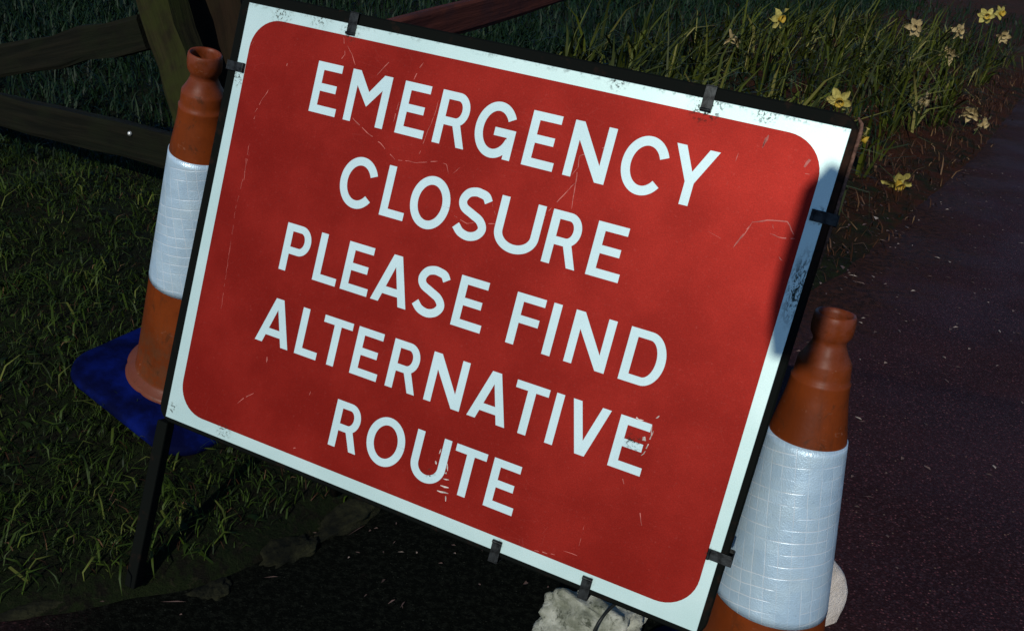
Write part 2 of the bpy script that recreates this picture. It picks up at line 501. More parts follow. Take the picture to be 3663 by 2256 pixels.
RIM_L = 1.75                                     # depth of the far cone's rim
L_AX = cam2w((-.240, .793, .56)); L_AX = -L_AX / np.linalg.norm(L_AX)       # its own up axis
L_SC = 1.036
L_RIM = at(735, 188, RIM_L)
L_BASE = L_RIM - L_AX * .75 * L_SC
R_AX = cam2w((-.099, .938, .333)); R_AX = -R_AX / np.linalg.norm(R_AX)
R_RIM = at(2992, 1117, 1.395)
R_BASE = R_RIM - R_AX * .75 * 1.02
L_FOOT = L_BASE - L_AX * .085 * L_SC
print('L foot', L_FOOT, ground_z(L_FOOT[0], L_FOOT[1]), 'L base', L_BASE, 'ground', ground_z(L_BASE[0], L_BASE[1]), 'R base', R_BASE)

FOOT = np.array([-.72, 1.335])
P = scatter(-2.3, .6, .85, 3.4, 62000, .0, avoid=((L_FOOT[0], L_FOOT[1], .155),))
n = len(P)
o = blades('grass', P, rng.uniform(.025, .085, n) * (.7 + .6 * clumps(P)), rng.uniform(.0012, .0028, n) * np.where(rng.uniform(0, 1, n) < .12, 2.2, 1.0), rng.uniform(.5, 1.9, n), [M_grass], rng.uniform(0, 1, n) * (.35 + .65 * clumps(P)), curl=1.3,
           azim=flow(P) + rng.normal(0, 1.1, n))
tag(o, 'short dark green grass growing on the verge left of the sign', 'grass')
P = scatter(-2.3, .2, .85, 3.0, 2600, .0, avoid=((L_FOOT[0], L_FOOT[1], .23),))
n = len(P)
o = blades('long_grass', P, rng.uniform(.06, .15, n), rng.uniform(.003, .0065, n), rng.uniform(.7, 1.9, n), [M_grass], rng.uniform(.35, 1, n), curl=1.0)
tag(o, 'longer pale grass stalks lying across the short verge grass', 'grass')
P = scatter(-2.2, .3, .9, 3.2, 1500, .02, avoid=((L_FOOT[0], L_FOOT[1], .25),))
n = len(P)
o = blades('weed_leaves', P, rng.uniform(.02, .05, n), rng.uniform(.008, .018, n), rng.uniform(.8, 1.7, n), [M_grass], rng.uniform(0, .75, n), curl=.5)
tag(o, 'low broad weed leaves and clover mixed into the verge grass', 'weeds')
P = scatter(-2.2, .3, .9, 3.2, 2600, -.02, avoid=((L_FOOT[0], L_FOOT[1], .25),))
n = len(P)
o = blades('dead_thatch', P, rng.uniform(.03, .09, n), rng.uniform(.0014, .003, n), rng.uniform(1.0, 1.9, n), [M_dead], rng.uniform(0, 1, n), curl=1.0)
tag(o, 'brown dead grass stalks matted low in the green verge grass', 'dead grass')
P = np.concatenate([scatter(-6, 4.2, 3.2, 7.5, 62000, .45), scatter(-16, 12, 7.5, 18, 75000, .5)])
sv = sdist(P[:, 0], P[:, 1])
P = P[(sv > 2.6) | (P[:, 0] < 0) | (rng.uniform(0, 1, len(P)) < .15)]
n = len(P)
far = np.clip((P[:, 1] - 3) / 8, 0, 1)
o = blades('field_grass', P, rng.uniform(.06, .14, n) * (1 + far), rng.uniform(.004, .008, n) * (1 + 2 * far), rng.normal(0, .6, n), [M_field], rng.uniform(0, 1, n))
tag(o, 'dark rough field grass behind the fence and the sign', 'grass')

# ------------------------------------------------------------------ the road sign
SX = cam2w((.90673102, .28303067, -.31262196)); SY = cam2w((-.24868958, .95757234, .14563208))
SN = np.cross(SX, SY)                             # away from the viewer
ST = cam2w(1.05 * np.array([-.44857047, -.53427392, 1.48943979])) + CAM
SM = Matrix(((SX[0], -SY[0], -SN[0], ST[0]), (SX[1], -SY[1], -SN[1], ST[1]), (SX[2], -SY[2], -SN[2], ST[2]), (0, 0, 0, 1)))
# local frame: x to the right along the plate, y up (plate from 0 to -.788), z towards the viewer
PW, PH = 1.05, .788
def s2w(u, v, z=0.0): return ST + SX * u + SY * v - SN * z

foot_mid = (s2w(0, 1.15) + s2w(1.05, 1.10)) / 2
sign = empty('road_sign', (float(foot_mid[0]), float(foot_mid[1]), 0.0),
             'tilted red road sign in a dark steel frame reading EMERGENCY CLOSURE PLEASE FIND ALTERNATIVE ROUTE', 'road sign')

bm = bmesh.new(); add_box(bm, 0, PW, -PH, 0, -.0025, 0, .0006)
panel = link('sign_panel', bm_mesh('sign_panel', bm), [M_white], sign, SM)

def outline_mesh(name, polys, z=0.0):
    co, fs = [], []
    for i, poly in enumerate(polys):
        zz = z[i] if isinstance(z, list) else z
        b = len(co)
        co += [(x, -y, zz) for x, y in poly]
        area = sum(poly[k][0] * poly[(k + 1) % len(poly)][1] - poly[(k + 1) % len(poly)][0] * poly[k][1] for k in range(len(poly)))
        idx = list(range(b, b + len(poly)))
        fs.append(tuple(idx if area < 0 else idx[::-1]))
    return mesh_np(name, co, fs)

# red field, its outline as measured (very slightly out of square)
def round_poly(c, rad, n=10):
    out = []
    m = len(c)
    for i in range(m):
        p0, p, p1 = (np.array(c[i - 1]), np.array(c[i]), np.array(c[(i + 1) % m]))
        a = (p0 - p) / np.linalg.norm(p0 - p); b = (p1 - p) / np.linalg.norm(p1 - p)
        s, e = p + a * rad, p + b * rad
        ctr = p + (a + b) * rad
        for k in range(n + 1):
            t = k / n * math.pi / 2
            out.append(tuple(ctr - b * rad * math.cos(t) - a * rad * math.sin(t)))
    return out
red = round_poly([(.019, .0205), (1.0265, .0225), (1.0325, .7635), (.024, .7655)], .058)
link('red_field', outline_mesh('red_field', [red], .0002), [M_red], panel, SM)

# --- lettering -------------------------------------------------------------
SWD = 14.3                                        # stroke width, mm
CAP = 86.0
def ribbon(pts, w=SWD, cut0=None, cut1=None):
    """a strip of constant width along a centreline"""
    p = np.array(pts, float); n = len(p)
    t = np.gradient(p, axis=0); t /= np.linalg.norm(t, axis=1)[:, None]
    nn = np.c_[-t[:, 1], t[:, 0]]
    a = p + nn * w / 2; b = p - nn * w / 2
    return [[tuple(a[i]), tuple(a[i + 1]), tuple(b[i + 1]), tuple(b[i])] for i in range(n - 1)]
def arc(cx, cy, rx, ry, a0, a1, n=40):
    return [(cx + rx * math.cos(math.radians(a0 + (a1 - a0) * k / n)), cy + ry * math.sin(math.radians(a0 + (a1 - a0) * k / n))) for k in range(n + 1)]
def catmull(P, m=8):
    P = [np.array(p, float) for p in P]
    P = [2 * P[0] - P[1]] + P + [2 * P[-1] - P[-2]]
    out = []
    for i in range(1, len(P) - 2):
        for k in range(m):
            t = k / m
            out.append(tuple(.5 * ((2 * P[i]) + (P[i + 1] - P[i - 1]) * t + (2 * P[i - 1] - 5 * P[i] + 4 * P[i + 1] - P[i + 2]) * t * t + (-P[i - 1] + 3 * P[i] - 3 * P[i + 1] + P[i + 2]) * t ** 3)))
    out.append(tuple(P[-2]))
    return out
def rect(x0, y0, x1, y1): return [(x0, y0), (x1, y0), (x1, y1), (x0, y1)]
def glyph(ch, w):
    """list of (polygons, layer) in mm, x 0..w, y 0 at cap height to CAP at the baseline"""
    s, h = SWD, CAP
    if ch == 'I': return [([rect(0, 0, w, h)], 0)]
    if ch in 'EF':
        q = [rect(0, 0, s, h), rect(s, 0, w - (3.5 if ch == 'E' else 0), 13), rect(s, 35.5, w - 8 if ch == 'E' else w - 3.5, 48.5)]
        if ch == 'E': q.append(rect(s, h - 13.5, w, h))
        return [(q, 0)]
    if ch == 'L': return [([rect(0, 0, s, h), rect(s, h - 13.7, w, h)], 0)]
    if ch == 'T': return [([rect(0, 0, w, 13), rect(w / 2 - s / 2, 13, w / 2 + s / 2, h)], 0)]
    if ch == 'M':
        a = w / 2
        return [([[(0, 0), (16, 0), (a, 32), (w - 16, 0), (w, 0), (w, h), (w - 14.5, h), (w - 14.5, 25), (a + .5, 56), (a - .5, 56), (14.5, 25), (14.5, h), (0, h)]], 0)]
    if ch == 'N':
        return [([[(0, 0), (15.5, 0), (w - 13.8, 60), (w - 13.8, 0), (w, 0), (w, h), (w - 15.5, h), (13.8, 28), (13.8, h), (0, h)]], 0)]
    if ch == 'V':
        a = w / 2
        return [([[(0, 0), (14.8, 0), (a, 62), (w - 14.8, 0), (w, 0), (a + 8.2, h), (a - 8.2, h)]], 0)]
    if ch == 'Y':
        a = w / 2
        return [([[(0, 0), (15.6, 0), (a, 36), (w - 15.6, 0), (w, 0), (a + 7, 52), (a + 7, h), (a - 7, h), (a - 7, 52)]], 0)]
    if ch == 'A':
        a = w / 2
        return [([[(0, h), (a - 8.2, 0), (a + 8.2, 0), (w, h), (w - 15.4, h), (w - 20.2, 70.5), (20.2, 70.5), (15.4, h)]], 'A')]
    if ch == 'O':
        return [(ribbon(arc(w / 2, h / 2 + .5, w / 2 - s / 2, h / 2 + 1.5 - s / 2, 0, 360, 64)), 0)]
    if ch == 'C':
        c = arc(w / 2 + 1.5, h / 2 + .5, w / 2 + 1 - s / 2, h / 2 + 1.5 - s / 2, -26, -322 + 0, 56)
        return [(ribbon(c), 0)]
    if ch == 'G':
        c = arc(w / 2 + .6, h / 2 + .5, w / 2 + .4 - s / 2, h / 2 + 1.5 - s / 2, -32, -340, 60)
        return [(ribbon(c), 0), ([rect(w - s + 1, 38.8, w, h), rect(35, 38.8, w - s + 1, 51.8)], 1)]
    if ch == 'U':
        ry = 33.0
        c = [(s / 2, 0), (s / 2, 20), (s / 2, h + 1.2 - ry)] + arc(w / 2, h + 1.2 - ry, w / 2 - s / 2, ry - s / 2, 180, 0, 32)[1:] + [(w - s / 2, 20), (w - s / 2, 0)]
        return [(ribbon(c), 0)]
    if ch == 'D':
        k = 31.0
        x1 = w - k
        outer = [(s, 0), (x1, 0)] + arc(x1, h / 2, k, h / 2, -90, 90, 28)[1:] + [(s, h)]
        inner = [(s, 13), (x1, 13)] + arc(x1, h / 2, k - s, h / 2 - 13, -90, 90, 28)[1:] + [(s, h - 13)]
        q = [rect(0, 0, s, h)] + [[outer[i], outer[i + 1], inner[i + 1], inner[i]] for i in range(len(outer) - 1)]
        return [(q, 0)]
    if ch in 'PR':
        bh = 54.0; k = 23.0
        x1 = (w - 4 if ch == 'R' else w) - k
        outer = [(s, 0), (x1, 0)] + arc(x1, bh / 2, k, bh / 2, -90, 90, 24)[1:] + [(s, bh)]
        inner = [(s, 13), (x1, 13)] + arc(x1, bh / 2, k - 13.5, bh / 2 - 13, -90, 90, 24)[1:] + [(s, bh - 13)]
        q = [rect(0, 0, s, h)] + [[outer[i], outer[i + 1], inner[i + 1], inner[i]] for i in range(len(outer) - 1)]
        if ch == 'R':
            leg = [(w / 2 - 1.5, bh - 6), (w / 2 + 13.5, bh - 6), (w, h), (w - 14.4, h)]
            return [(q, 0), ([leg], 1)]
        return [(q, 0)]
    if ch == 'S':
        k = w / 60.0
        P = [(53.2, 18), (47, 9.8), (37, 7), (27, 6.5), (15, 11.5), (8.2, 24), (13, 35.5), (29, 43), (45, 50.5), (52.6, 62.5), (46, 74.5), (31.5, 80), (16, 76.5), (5.2, 67)]
        return [(ribbon(catmull([(x * k, y) for x, y in P], 7)), 0)]
    raise KeyError(ch)

LINES = [(72.3, [('E', 168.5, 222.5), ('M', 239.5, 318.5), ('E', 343, 397), ('R', 415, 474.5), ('G', 486, 558), ('E', 579, 633), ('N', 651, 720.5), ('C', 739, 811), ('Y', 815.5, 882.5)], 88.0),
         (215.0, [('C', 261, 333), ('L', 349.5, 396), ('O', 402, 475.5), ('S', 488.5, 548.5), ('U', 562, 640.5), ('R', 653, 711), ('E', 729.5, 784)], 86.5),
         (359.3, [('P', 177, 232), ('L', 249, 297), ('E', 307.5, 362), ('A', 370, 440.5), ('S', 449.5, 509.5), ('E', 527, 582), ('F', 629, 680.5), ('I', 693.5, 708), ('N', 732, 801), ('D', 824.5, 890)], 86.0),
         (497.6, [('A', 159.5, 231.5), ('L', 245.8, 292), ('T', 292.3, 351.5), ('E', 363, 417.5), ('R', 435.5, 494), ('N', 512, 580.5), ('A', 595, 665), ('T', 667, 725), ('I', 736.8, 750.6), ('V', 765.5, 830), ('E', 846, 900)], 85.6),
         (635.3, [('R', 354, 411.5), ('O', 426, 500.5), ('U', 517, 583), ('T', 592.5, 650.5), ('E', 662.8, 716)], 85.6)]
for ytop, letters, ch_h in LINES:
    polys, zs = [], []
    for ch, x0, x1 in letters:
        k = ch_h / CAP
        for q, layer in glyph(ch, x1 - x0):
            if layer == 'A':
                o_ = q[0]; w = x1 - x0; a = w / 2
                # two legs and a bar, so that the counter stays open
                hx = (a - 14.6) / 70.0
                q = [[(0, CAP), (a - 8.2, 0), (a, 0), (a, 20.5), (15.6, CAP)], [(a, 0), (a + 8.2, 0), (w, CAP), (w - 15.6, CAP), (a, 20.5)],
                     [(a - (a - 15.6) * (57.3 - 20.5) / 65.5, 57.3), (a + (a - 15.6) * (57.3 - 20.5) / 65.5, 57.3), (a + (a - 15.6) * (70.5 - 20.5) / 65.5, 70.5), (a - (a - 15.6) * (70.5 - 20.5) / 65.5, 70.5)]]
                layer = 0
            for p in q:
                polys.append([((x0 + x) / 1000, (ytop + y * k) / 1000) for x, y in p])
                zs.append(.0004 + .00006 * layer)
    link('text_line', outline_mesh('text_line', polys, zs), [M_letter], panel, SM)

# --- scratches and chips ---------------------------------------------------
K_N = np.cross(np.array([.90673102, .28303067, -.31262196]), np.array([-.24868958, .95757234, .14563208]))
def px2uv(px, py):
    v = np.array([(px - W / 2) / F, (py - H / 2) / F, 1.0])
    t = 1.05 * np.array([-.44857047, -.53427392, 1.48943979])
    Pp = v * ((K_N @ t) / (K_N @ v)) - t
    return (Pp @ np.array([.90673102, .28303067, -.31262196]), Pp @ np.array([-.24868958, .95757234, .14563208]))
A1, A2, A3, A4 = (750, 150, 3.0233), (1150, 200, 3.024), (1850, 350, 2.16), (1000, 550, 2.749)
A5, A6, A7, A8 = (850, 1000, 1.89), (1650, 1000, 1.89), (800, 1500, 1.6367), (700, 0, 4.092)
B4, B5, FV = (2300, 0, 1.779), (2500, 700, 1.89), (0, 0, 2455 / 3663)
SCR = [(A8, [(2170, 540), (2185, 800), (2100, 920)], 1.1), (A8, [(2230, 680), (2290, 800), (2340, 960)], 1.0),
       (A2, [(335, 670), (490, 830), (640, 950), (795, 1120), (1030, 1155), (1260, 1140)], 1.2), (A2, [(1290, 1140), (1350, 1175), (1375, 1280)], 1.1),
       (A2, [(760, 35), (690, 110), (600, 210)], 1.0), (A2, [(1105, 75), (1060, 135), (1030, 190), (1000, 260)], 1.1),
       (A2, [(1270, 490), (1230, 620), (1100, 950), (1045, 1100)], .8), (A2, [(840, 500), (765, 755)], .9), (A2, [(1500, 1205), (1420, 1275)], .9),
       (A3, [(790, 350), (620, 400), (480, 450), (470, 540), (455, 640), (420, 860)], 1.2), (A3, [(445, 660), (330, 780), (180, 950)], 1.2),
       (A3, [(470, 540), (420, 600)], .9), (B4, [(760, 940), (800, 860)], 4.0), (B4, [(590, 1030), (608, 975)], 2.0),
       (B4, [(1080, 990), (1010, 1090)], 5.0), (B4, [(1000, 1100), (1060, 1110)], 1.5),
       (B5, [(230, 350), (360, 180), (460, 165), (600, 175), (655, 290)], 1.5), (B5, [(480, 255), (560, 285), (650, 290)], 1.6), (B5, [(500, 195), (505, 225)], 1.5),
       (A1, [(640, 520), (560, 640), (490, 760)], 1.0), (A1, [(495, 795), (465, 880)], 1.6), (A1, [(430, 1100), (400, 1260), (370, 1500)], .8), (A1, [(835, 260), (850, 210)], 3.0),
       (FV, [(598, 365), (565, 500), (545, 640), (530, 740)], .45), (A5, [(200, 520), (195, 560)], 2.6), (A5, [(495, 755), (485, 780)], 1.8),
       (A5, [(110, 765), (40, 800), (0, 835)], 1.4), (A5, [(375, 1140), (395, 1135)], 1.5), (A4, [(1720, 610), (1840, 685), (1940, 680), (2130, 690)], 1.0),
       (A4, [(2090, 480), (2110, 560), (2150, 680)], .9), (A7, [(1820, 765), (1940, 790)], 1.3), (A7, [(1990, 765), (2070, 795)], 1.6), (A7, [(2110, 620), (2080, 740)], .8),
       (A7, [(2435, 520), (2448, 620)], 1.2), (FV, [(1760, 590), (1790, 555), (1805, 530)], 1.0), (FV, [(1835, 330), (1828, 355)], 2.4), (A6, [(1080, 1310), (1100, 1380)], 1.4),
       (FV, [(960, 260), (968, 250), (975, 235)], .8), (FV, [(603, 110), (615, 90)], .9), (B5, [(60, 240), (150, 290)], .8), (B5, [(540, 410), (565, 440)], 1.2)]
CHIP = [(A6, [(1290, 985), (1283, 1050), (1265, 1110), (1235, 1170), (1160, 1235)], 1.6), (A6, [(1225, 1085), (1240, 1060), (1232, 1110)], 5), (A6, [(1165, 920), (1200, 945), (1235, 950)], 2.2),
        (A6, [(1320, 935), (1340, 918)], 2.2), (A6, [(1300, 1020), (1285, 1060)], 2.0), (A6, [(1245, 1155), (1225, 1185)], 3.0),
        (A7, [(1310, 255), (1312, 300)], 4), (A7, [(1292, 310), (1320, 312)], 3.5), (A7, [(1285, 345), (1320, 352)], 3), (A7, [(1270, 385), (1318, 398)], 3.2), (A7, [(1250, 415), (1316, 432)], 2.6),
        (A7, [(1300, 445), (1300, 478)], 4), (A7, [(1275, 170), (1262, 200)], 2.2), (A7, [(1240, 240), (1246, 262)], 4.0)]
def marks(rows, z):
    polys = []
    for (x0, y0, s), pts, w in rows:
        uv = [px2uv(x0 + a / s, y0 + b / s) for a, b in pts]
        q = []
        for a, b in zip(uv[:-1], uv[1:]):
            m = max(2, int(math.dist(a, b) / .006))
            q += [(a[0] + (b[0] - a[0]) * k / m + random.gauss(0, .00035), a[1] + (b[1] - a[1]) * k / m + random.gauss(0, .00035)) for k in range(m)]
        q.append(uv[-1])
        p = np.array(q); t = np.gradient(p, axis=0); t /= np.linalg.norm(t, axis=1)[:, None] + 1e-9
        nn = np.c_[-t[:, 1], t[:, 0]]
        ww = np.array([1.1 * w / 2000 * random.uniform(.35, 1.15) for _ in q])[:, None]
        ww[0] *= .3; ww[-1] *= .3
        a, b = p + nn * ww, p - nn * ww
        for i in range(len(p) - 1):
            if random.random() < .22: continue
            polys.append([tuple(a[i]), tuple(a[i + 1]), tuple(b[i + 1]), tuple(b[i])])
    return outline_mesh('scratches', polys, z)
link('scratches', marks(SCR, .00030), [M_scratch], panel, SM)
link('paint_chips', marks(CHIP, .00055), [M_pale], panel, SM)

# --- frame, legs, stand ----------------------------------------------------
def rounded_path(x0, x1, y0, y1, rad, n=6):
    out = []
    for cx, cy, a0 in ((x1 - rad, y1 - rad, 0), (x0 + rad, y1 - rad, 90), (x0 + rad, y0 + rad, 180), (x1 - rad, y0 + rad, 270)):
        for k in range(n + 1):
            a = math.radians(a0 + 90 * k / n)
            out.append((cx + rad * math.cos(a), cy + rad * math.sin(a)))
    return out
TB = .026
path = rounded_path(-.009, 1.049, -.786, .007, .018)
bm = bmesh.new()
sec = [(-.013, -.010), (-.010, -.013), (.010, -.013), (.013, -.010), (.013, .010), (.010, .013), (-.010, .013), (-.013, .010)]
rings = []
m = len(path)
for i, (px_, py_) in enumerate(path):
    a = np.array(path[i - 1]); b = np.array(path[(i + 1) % m])
    t = (b - a) / np.linalg.norm(b - a); nn = np.array([t[1], -t[0]])
    rings.append([bm.verts.new((px_ + nn[0] * s_, py_ + nn[1] * s_, -.0165 + d_)) for s_, d_ in sec])
for i in range(m):
    for k in range(8):
        bm.faces.new((rings[i][k], rings[i][(k + 1) % 8], rings[(i + 1) % m][(k + 1) % 8], rings[(i + 1) % m][k]))
link('frame', bm_mesh('frame', bm), [M_frame], sign, SM)
for u, vend in ((-.009, 1.155), (1.049, 1.118)):
    bm = bmesh.new(); add_box(bm, u - .0125, u + .0125, -vend, -.8025, -.0285, -.0045, .003)
    link('leg', bm_mesh('leg', bm), [M_frame], sign, SM)
bm = bmesh.new()
tube(bm, [(1.054, .0185, -.006), (1.0615, .010, -.006), (1.0633, .0, -.006), (1.0633, -.06, -.006), (1.0631, -.135, -.006), (1.0631, -.20, -.006)], [.0015, .0026, .0030, .0026, .0024, .0012], 8)
link('lit_edge_strip', bm_mesh('lit_edge_strip', bm, True), [M_rust_lit], sign, SM)  # strip added for the lit, rusty outer corner of the frame
# rear stay hinged under the top bar
hy = SN - np.array([0, 0, SN[2]]); hy /= np.linalg.norm(hy)
for u in (.16, .89):
    top = s2w(u, .02, -.034); bot = s2w(u, .78) + hy * .33
    bot = np.array([bot[0], bot[1], float(max(ground_z(bot[0], bot[1]), 0.0)) + .004])
    bm = bmesh.new(); tube(bm, [top, bot], .011, 10)
    link('rear_leg', bm_mesh('rear_leg', bm, True), [M_frame], sign)

def clip(u, v, ang):
    """a folded metal strap that grips the plate edge and the frame tube"""
    bm = bmesh.new()
    # drawn for the top edge: x along the edge, y outwards
    add_box(bm, -.0085, .0085, -.019, .0185, .0011, .0026, .0004)
    add_box(bm, -.0085, .0085, .0186, .0202, -.030, .0026, .0004)
    add_box(bm, -.0085, .0085, -.004, .0185, -.0325, -.0308, .0004)
    tube(bm, [(-.0085, -.0165, .0036), (.0085, -.0165, .0036)], .0026, 8)
    M = SM @ Matrix.Translation((u, -v, 0)) @ Matrix.Rotation(math.radians(ang), 4, 'Z')
    o = link('clip', bm_mesh('clip', bm), [M_clip], sign, M)
    return o
for u, v, a in ((.219, 0, 0), (.843, 0, 0), (0, .115, 90), (1.05, .129, -90), (1.05, .661, -90), (.705, .788, 180), (.866, .788, 180)):
    clip(u, v, a)

# ------------------------------------------------------------------ traffic cones
PROF = [(.0238, .690), (.0262, .740), (.0272, .7480), (.0300, .7492), (.0318, .7460), (.0331, .738), (.0333, .726), (.0322, .7155), (.0282, .7085), (.0262, .7050),
        (.0264, .6985), (.0335, .6830), (.0415, .6705), (.0424, .6660), (.0428, .6580), (.0438, .6500), (.0443, .6410), (.0472, .6385), (.0466, .6340),
        (.0490, .610), (.0622, .540), (.0970, .2215), (.1150, .060), (.1190, .048), (.1330, .043), (.1385, .037), (.1385, .030)]
def traffic_cone(base, axis_up, spin, scale, label, drop=0.0, half=.23):
    z = Vector(axis_up).normalized(); x = Vector((math.cos(spin), math.sin(spin), 0)); y = z.cross(x).normalized(); x = y.cross(z)
    M = Matrix(((x[0], y[0], z[0], base[0]), (x[1], y[1], z[1], base[1]), (x[2], y[2], z[2], base[2]), (0, 0, 0, 1))) @ Matrix.Scale(scale, 4)
    root = empty('traffic_cone', base, label, 'traffic cone', 'orange and white traffic cones beside the sign')
    co, fs = lathe([(r_ if z_ > .07 else r_ + drop * .1, z_ if z_ > .07 else z_ - drop) for r_, z_ in PROF], 96)
    def lob(c):
        if c[2] > .06 or math.hypot(c[0], c[1]) < .125: return 1.0
        return 1 + .028 * (abs(math.sin(4 * math.atan2(c[1], c[0]))) ** .5 - .6)
    co = [(c[0] * lob(c), c[1] * lob(c), c[2]) for c in co]
    co = [(c[0] * (1 + .006 * math.sin(3 * math.atan2(c[1], c[0]) + c[2] * 9)), c[1], c[2]) for c in co]
    link('body', mesh_np('cone_body', co, fs, smooth=True), [M_cone], root, M)
    # sleeve with a grid unrolled from the cone
    r0, z0, r1, z1 = .0628, .5385, .0975, .2225
    steps = 24
    prof = [(.0615, z0 - .0004)] + [(r0 + (r1 - r0) * k / steps + .0010, z0 + (z1 - z0) * k / steps) for k in range(steps + 1)] + [(.0962, z1 + .0004)]
    co, fs = lathe(prof, 96)
    me = mesh_np('sleeve', co, fs, smooth=True)
    uvl = me.uv_layers.new(name='UVMap')
    cl = M.inverted() @ Vector(CAM); a0 = math.atan2(cl.y, cl.x)
    slope = (r1 - r0) / (z0 - z1); zap = z0 + r0 / slope; sa = math.sin(math.atan(slope)); ca = math.cos(math.atan(slope))
    for poly in me.polygons:
        angs = [math.atan2(me.vertices[v].co.y, me.vertices[v].co.x) for v in poly.vertices]
        angs = [(a - a0 + math.pi) % (2 * math.pi) - math.pi for a in angs]
        if max(angs) - min(angs) > 3: angs = [a + 2 * math.pi if a < 0 else a for a in angs]
        for li, v, a in zip(poly.loop_indices, poly.vertices, angs):
            rho = (zap - me.vertices[v].co.z) / ca
            ph = a * sa
            X, Y = rho * math.cos(ph), rho * math.sin(ph)
            cr, sr = math.cos(-.16), math.sin(-.16)
            uvl.data[li].uv = (X * cr - Y * sr, X * sr + Y * cr)
    link('sleeve', me, [M_sleeve], root, M)
    # square rubber base with rounded corners and a raised, dished middle
    rings, n = [], 12
    def sq(half, rad, zz): return [(a, b, zz) for a, b in rounded_path(-half, half, -half, half, rad, n)]
    hh = half
    for half, rad, zz in ((hh - .004, .085, -.004), (hh, .085, .004), (hh - .002, .085, .016), (hh - .010, .082, .021), (.175, .100, .028), (.150, .130, .033), (.132, .1315, .036), (.110, .1095, .036)):
        rings.append(sq(half, rad, zz - drop))
    co = [p for rg in rings for p in rg]; m = len(rings[0])
    fs = [(i * m + k, i * m + (k + 1) % m, (i + 1) * m + (k + 1) % m, (i + 1) * m + k) for i in range(len(rings) - 1) for k in range(m)]
    fs.append(tuple(range(m))[::-1])
    link('base', mesh_np('base', co, fs, smooth=True), [M_base], root, M)
    return root
traffic_cone(L_BASE, L_AX, 1.05, L_SC, 'traffic cone with a blue base standing on the grass left of the sign', .085, .215)
traffic_cone(R_BASE, R_AX, 1.97, 1.02, 'traffic cone on dark tarmac right of the sign, in front of a pale stone', 0.0, .160)

# ------------------------------------------------------------------ fence
def beam(name, a, b, w, h, mat, parent, seg=10, roll=0.0, jit=.004):
    """a rough sawn beam between two points: w across, h upright"""
    a, b = np.array(a, float), np.array(b, float)
    t = (b - a) / np.linalg.norm(b - a)
    up = np.array([0, 0, 1.0]) if abs(t[2]) < .8 else np.array([0, 1.0, 0])
    s = np.cross(t, up); s /= np.linalg.norm(s); u = np.cross(s, t)
    cr, sr = math.cos(roll), math.sin(roll); s, u = s * cr + u * sr, u * cr - s * sr
    sec = [(-1, -.8), (-.8, -1), (.8, -1), (1, -.8), (1, .8), (.8, 1), (-.8, 1), (-1, .8)]
    L = np.linalg.norm(b - a)
    M = Matrix(((s[0], u[0], t[0], a[0]), (s[1], u[1], t[1], a[1]), (s[2], u[2], t[2], a[2]), (0, 0, 0, 1)))
    co = []
    for i in range(seg + 1):
        jx, jy = random.gauss(0, jit), random.gauss(0, jit)
        for p, q in sec: co.append((p * w / 2 + jx + random.gauss(0, jit * .4), q * h / 2 + jy + random.gauss(0, jit * .4), L * i / seg))
    fs = [(i * 8 + k, i * 8 + (k + 1) % 8, (i + 1) * 8 + (k + 1) % 8, (i + 1) * 8 + k) for i in range(seg) for k in range(8)]
    fs += [tuple(range(8))[::-1], tuple(range(seg * 8, seg * 8 + 8))]
    return link(name, mesh_np(name, co, fs), [mat], parent, M)

post_top = at(470, -330, 2.62); post_mid = at(730, 480, 2.62)
pd = (post_mid - post_top) / np.linalg.norm(post_mid - post_top)
post_bot = post_mid + pd * .42
fence = empty('wooden_fence', (post_bot[0], post_bot[1], float(ground_z(post_bot[0], post_bot[1]))),
              'old timber fence with leaning mossy post and dark rails behind the left cone', 'fence')
beam('post', post_bot, post_top, .125, .10, M_post, fence, 14, .35)
beam('back_post', at(900, 640, 2.80), at(735, -380, 2.80), .20, .14, M_brace, fence, 14, .25)
beam('rail', at(-520, 330, 3.45), at(520, 112, 2.72), .045, .105, M_rail, fence, 12)
beam('rail', at(-520, 265, 3.45), at(690, 560, 2.74), .045, .115, M_rail, fence, 12)
rr = beam('rail', at(790, 300, 2.9), at(2450, -165, 5.2), .06, .125, M_redrail, fence, 12)
rr['label'] = 'timber rail with a red glow put into its colour'
bp = at(465, 478, 2.80)
bm = bmesh.new(); bmesh.ops.create_uvsphere(bm, u_segments=12, v_segments=8, radius=.0075)
for v in bm.verts: v.co = v.co + Vector(bp)
link('bolt', bm_mesh('bolt', bm, True), [M_steelbolt], fence)

# ------------------------------------------------------------------ stones
def rock(name, loc, size, rot, mat, label, cat, seed, rough=.22, sub=4, sharp=0.0):
    rs = random.Random(seed)
    bm = bmesh.new(); bmesh.ops.create_icosphere(bm, subdivisions=sub, radius=1)
    dirs = [(Vector((rs.gauss(0, 1), rs.gauss(0, 1), rs.gauss(0, 1))).normalized(), rs.uniform(.55, .92)) for _ in range(11)]
    fr = [(Vector((rs.gauss(0, 1), rs.gauss(0, 1), rs.gauss(0, 1))) * (2.2 + 1.9 * k), rs.uniform(0, 6)) for k in range(7)]
    for v in bm.verts:
        p = v.co.copy()
        for d_, c_ in dirs:                       # knock flat facets off the ball
            e = p.dot(d_)
            if e > c_: p -= d_ * (e - c_) * (.75 + sharp)
        k = sum(math.sin(p.dot(w_) + ph) / (1.5 + i) for i, (w_, ph) in enumerate(fr))
        v.co = p * (1 + rough * .25 * k)
    M = Matrix.Translation(loc) @ Matrix.Rotation(rot, 4, 'Z')
    for v in bm.verts: v.co = Vector((v.co.x * size[0], v.co.y * size[1], v.co.z * size[2]))
    o = link(name, bm_mesh(name, bm, True), [mat], None, M)
    return tag(o, label, cat)

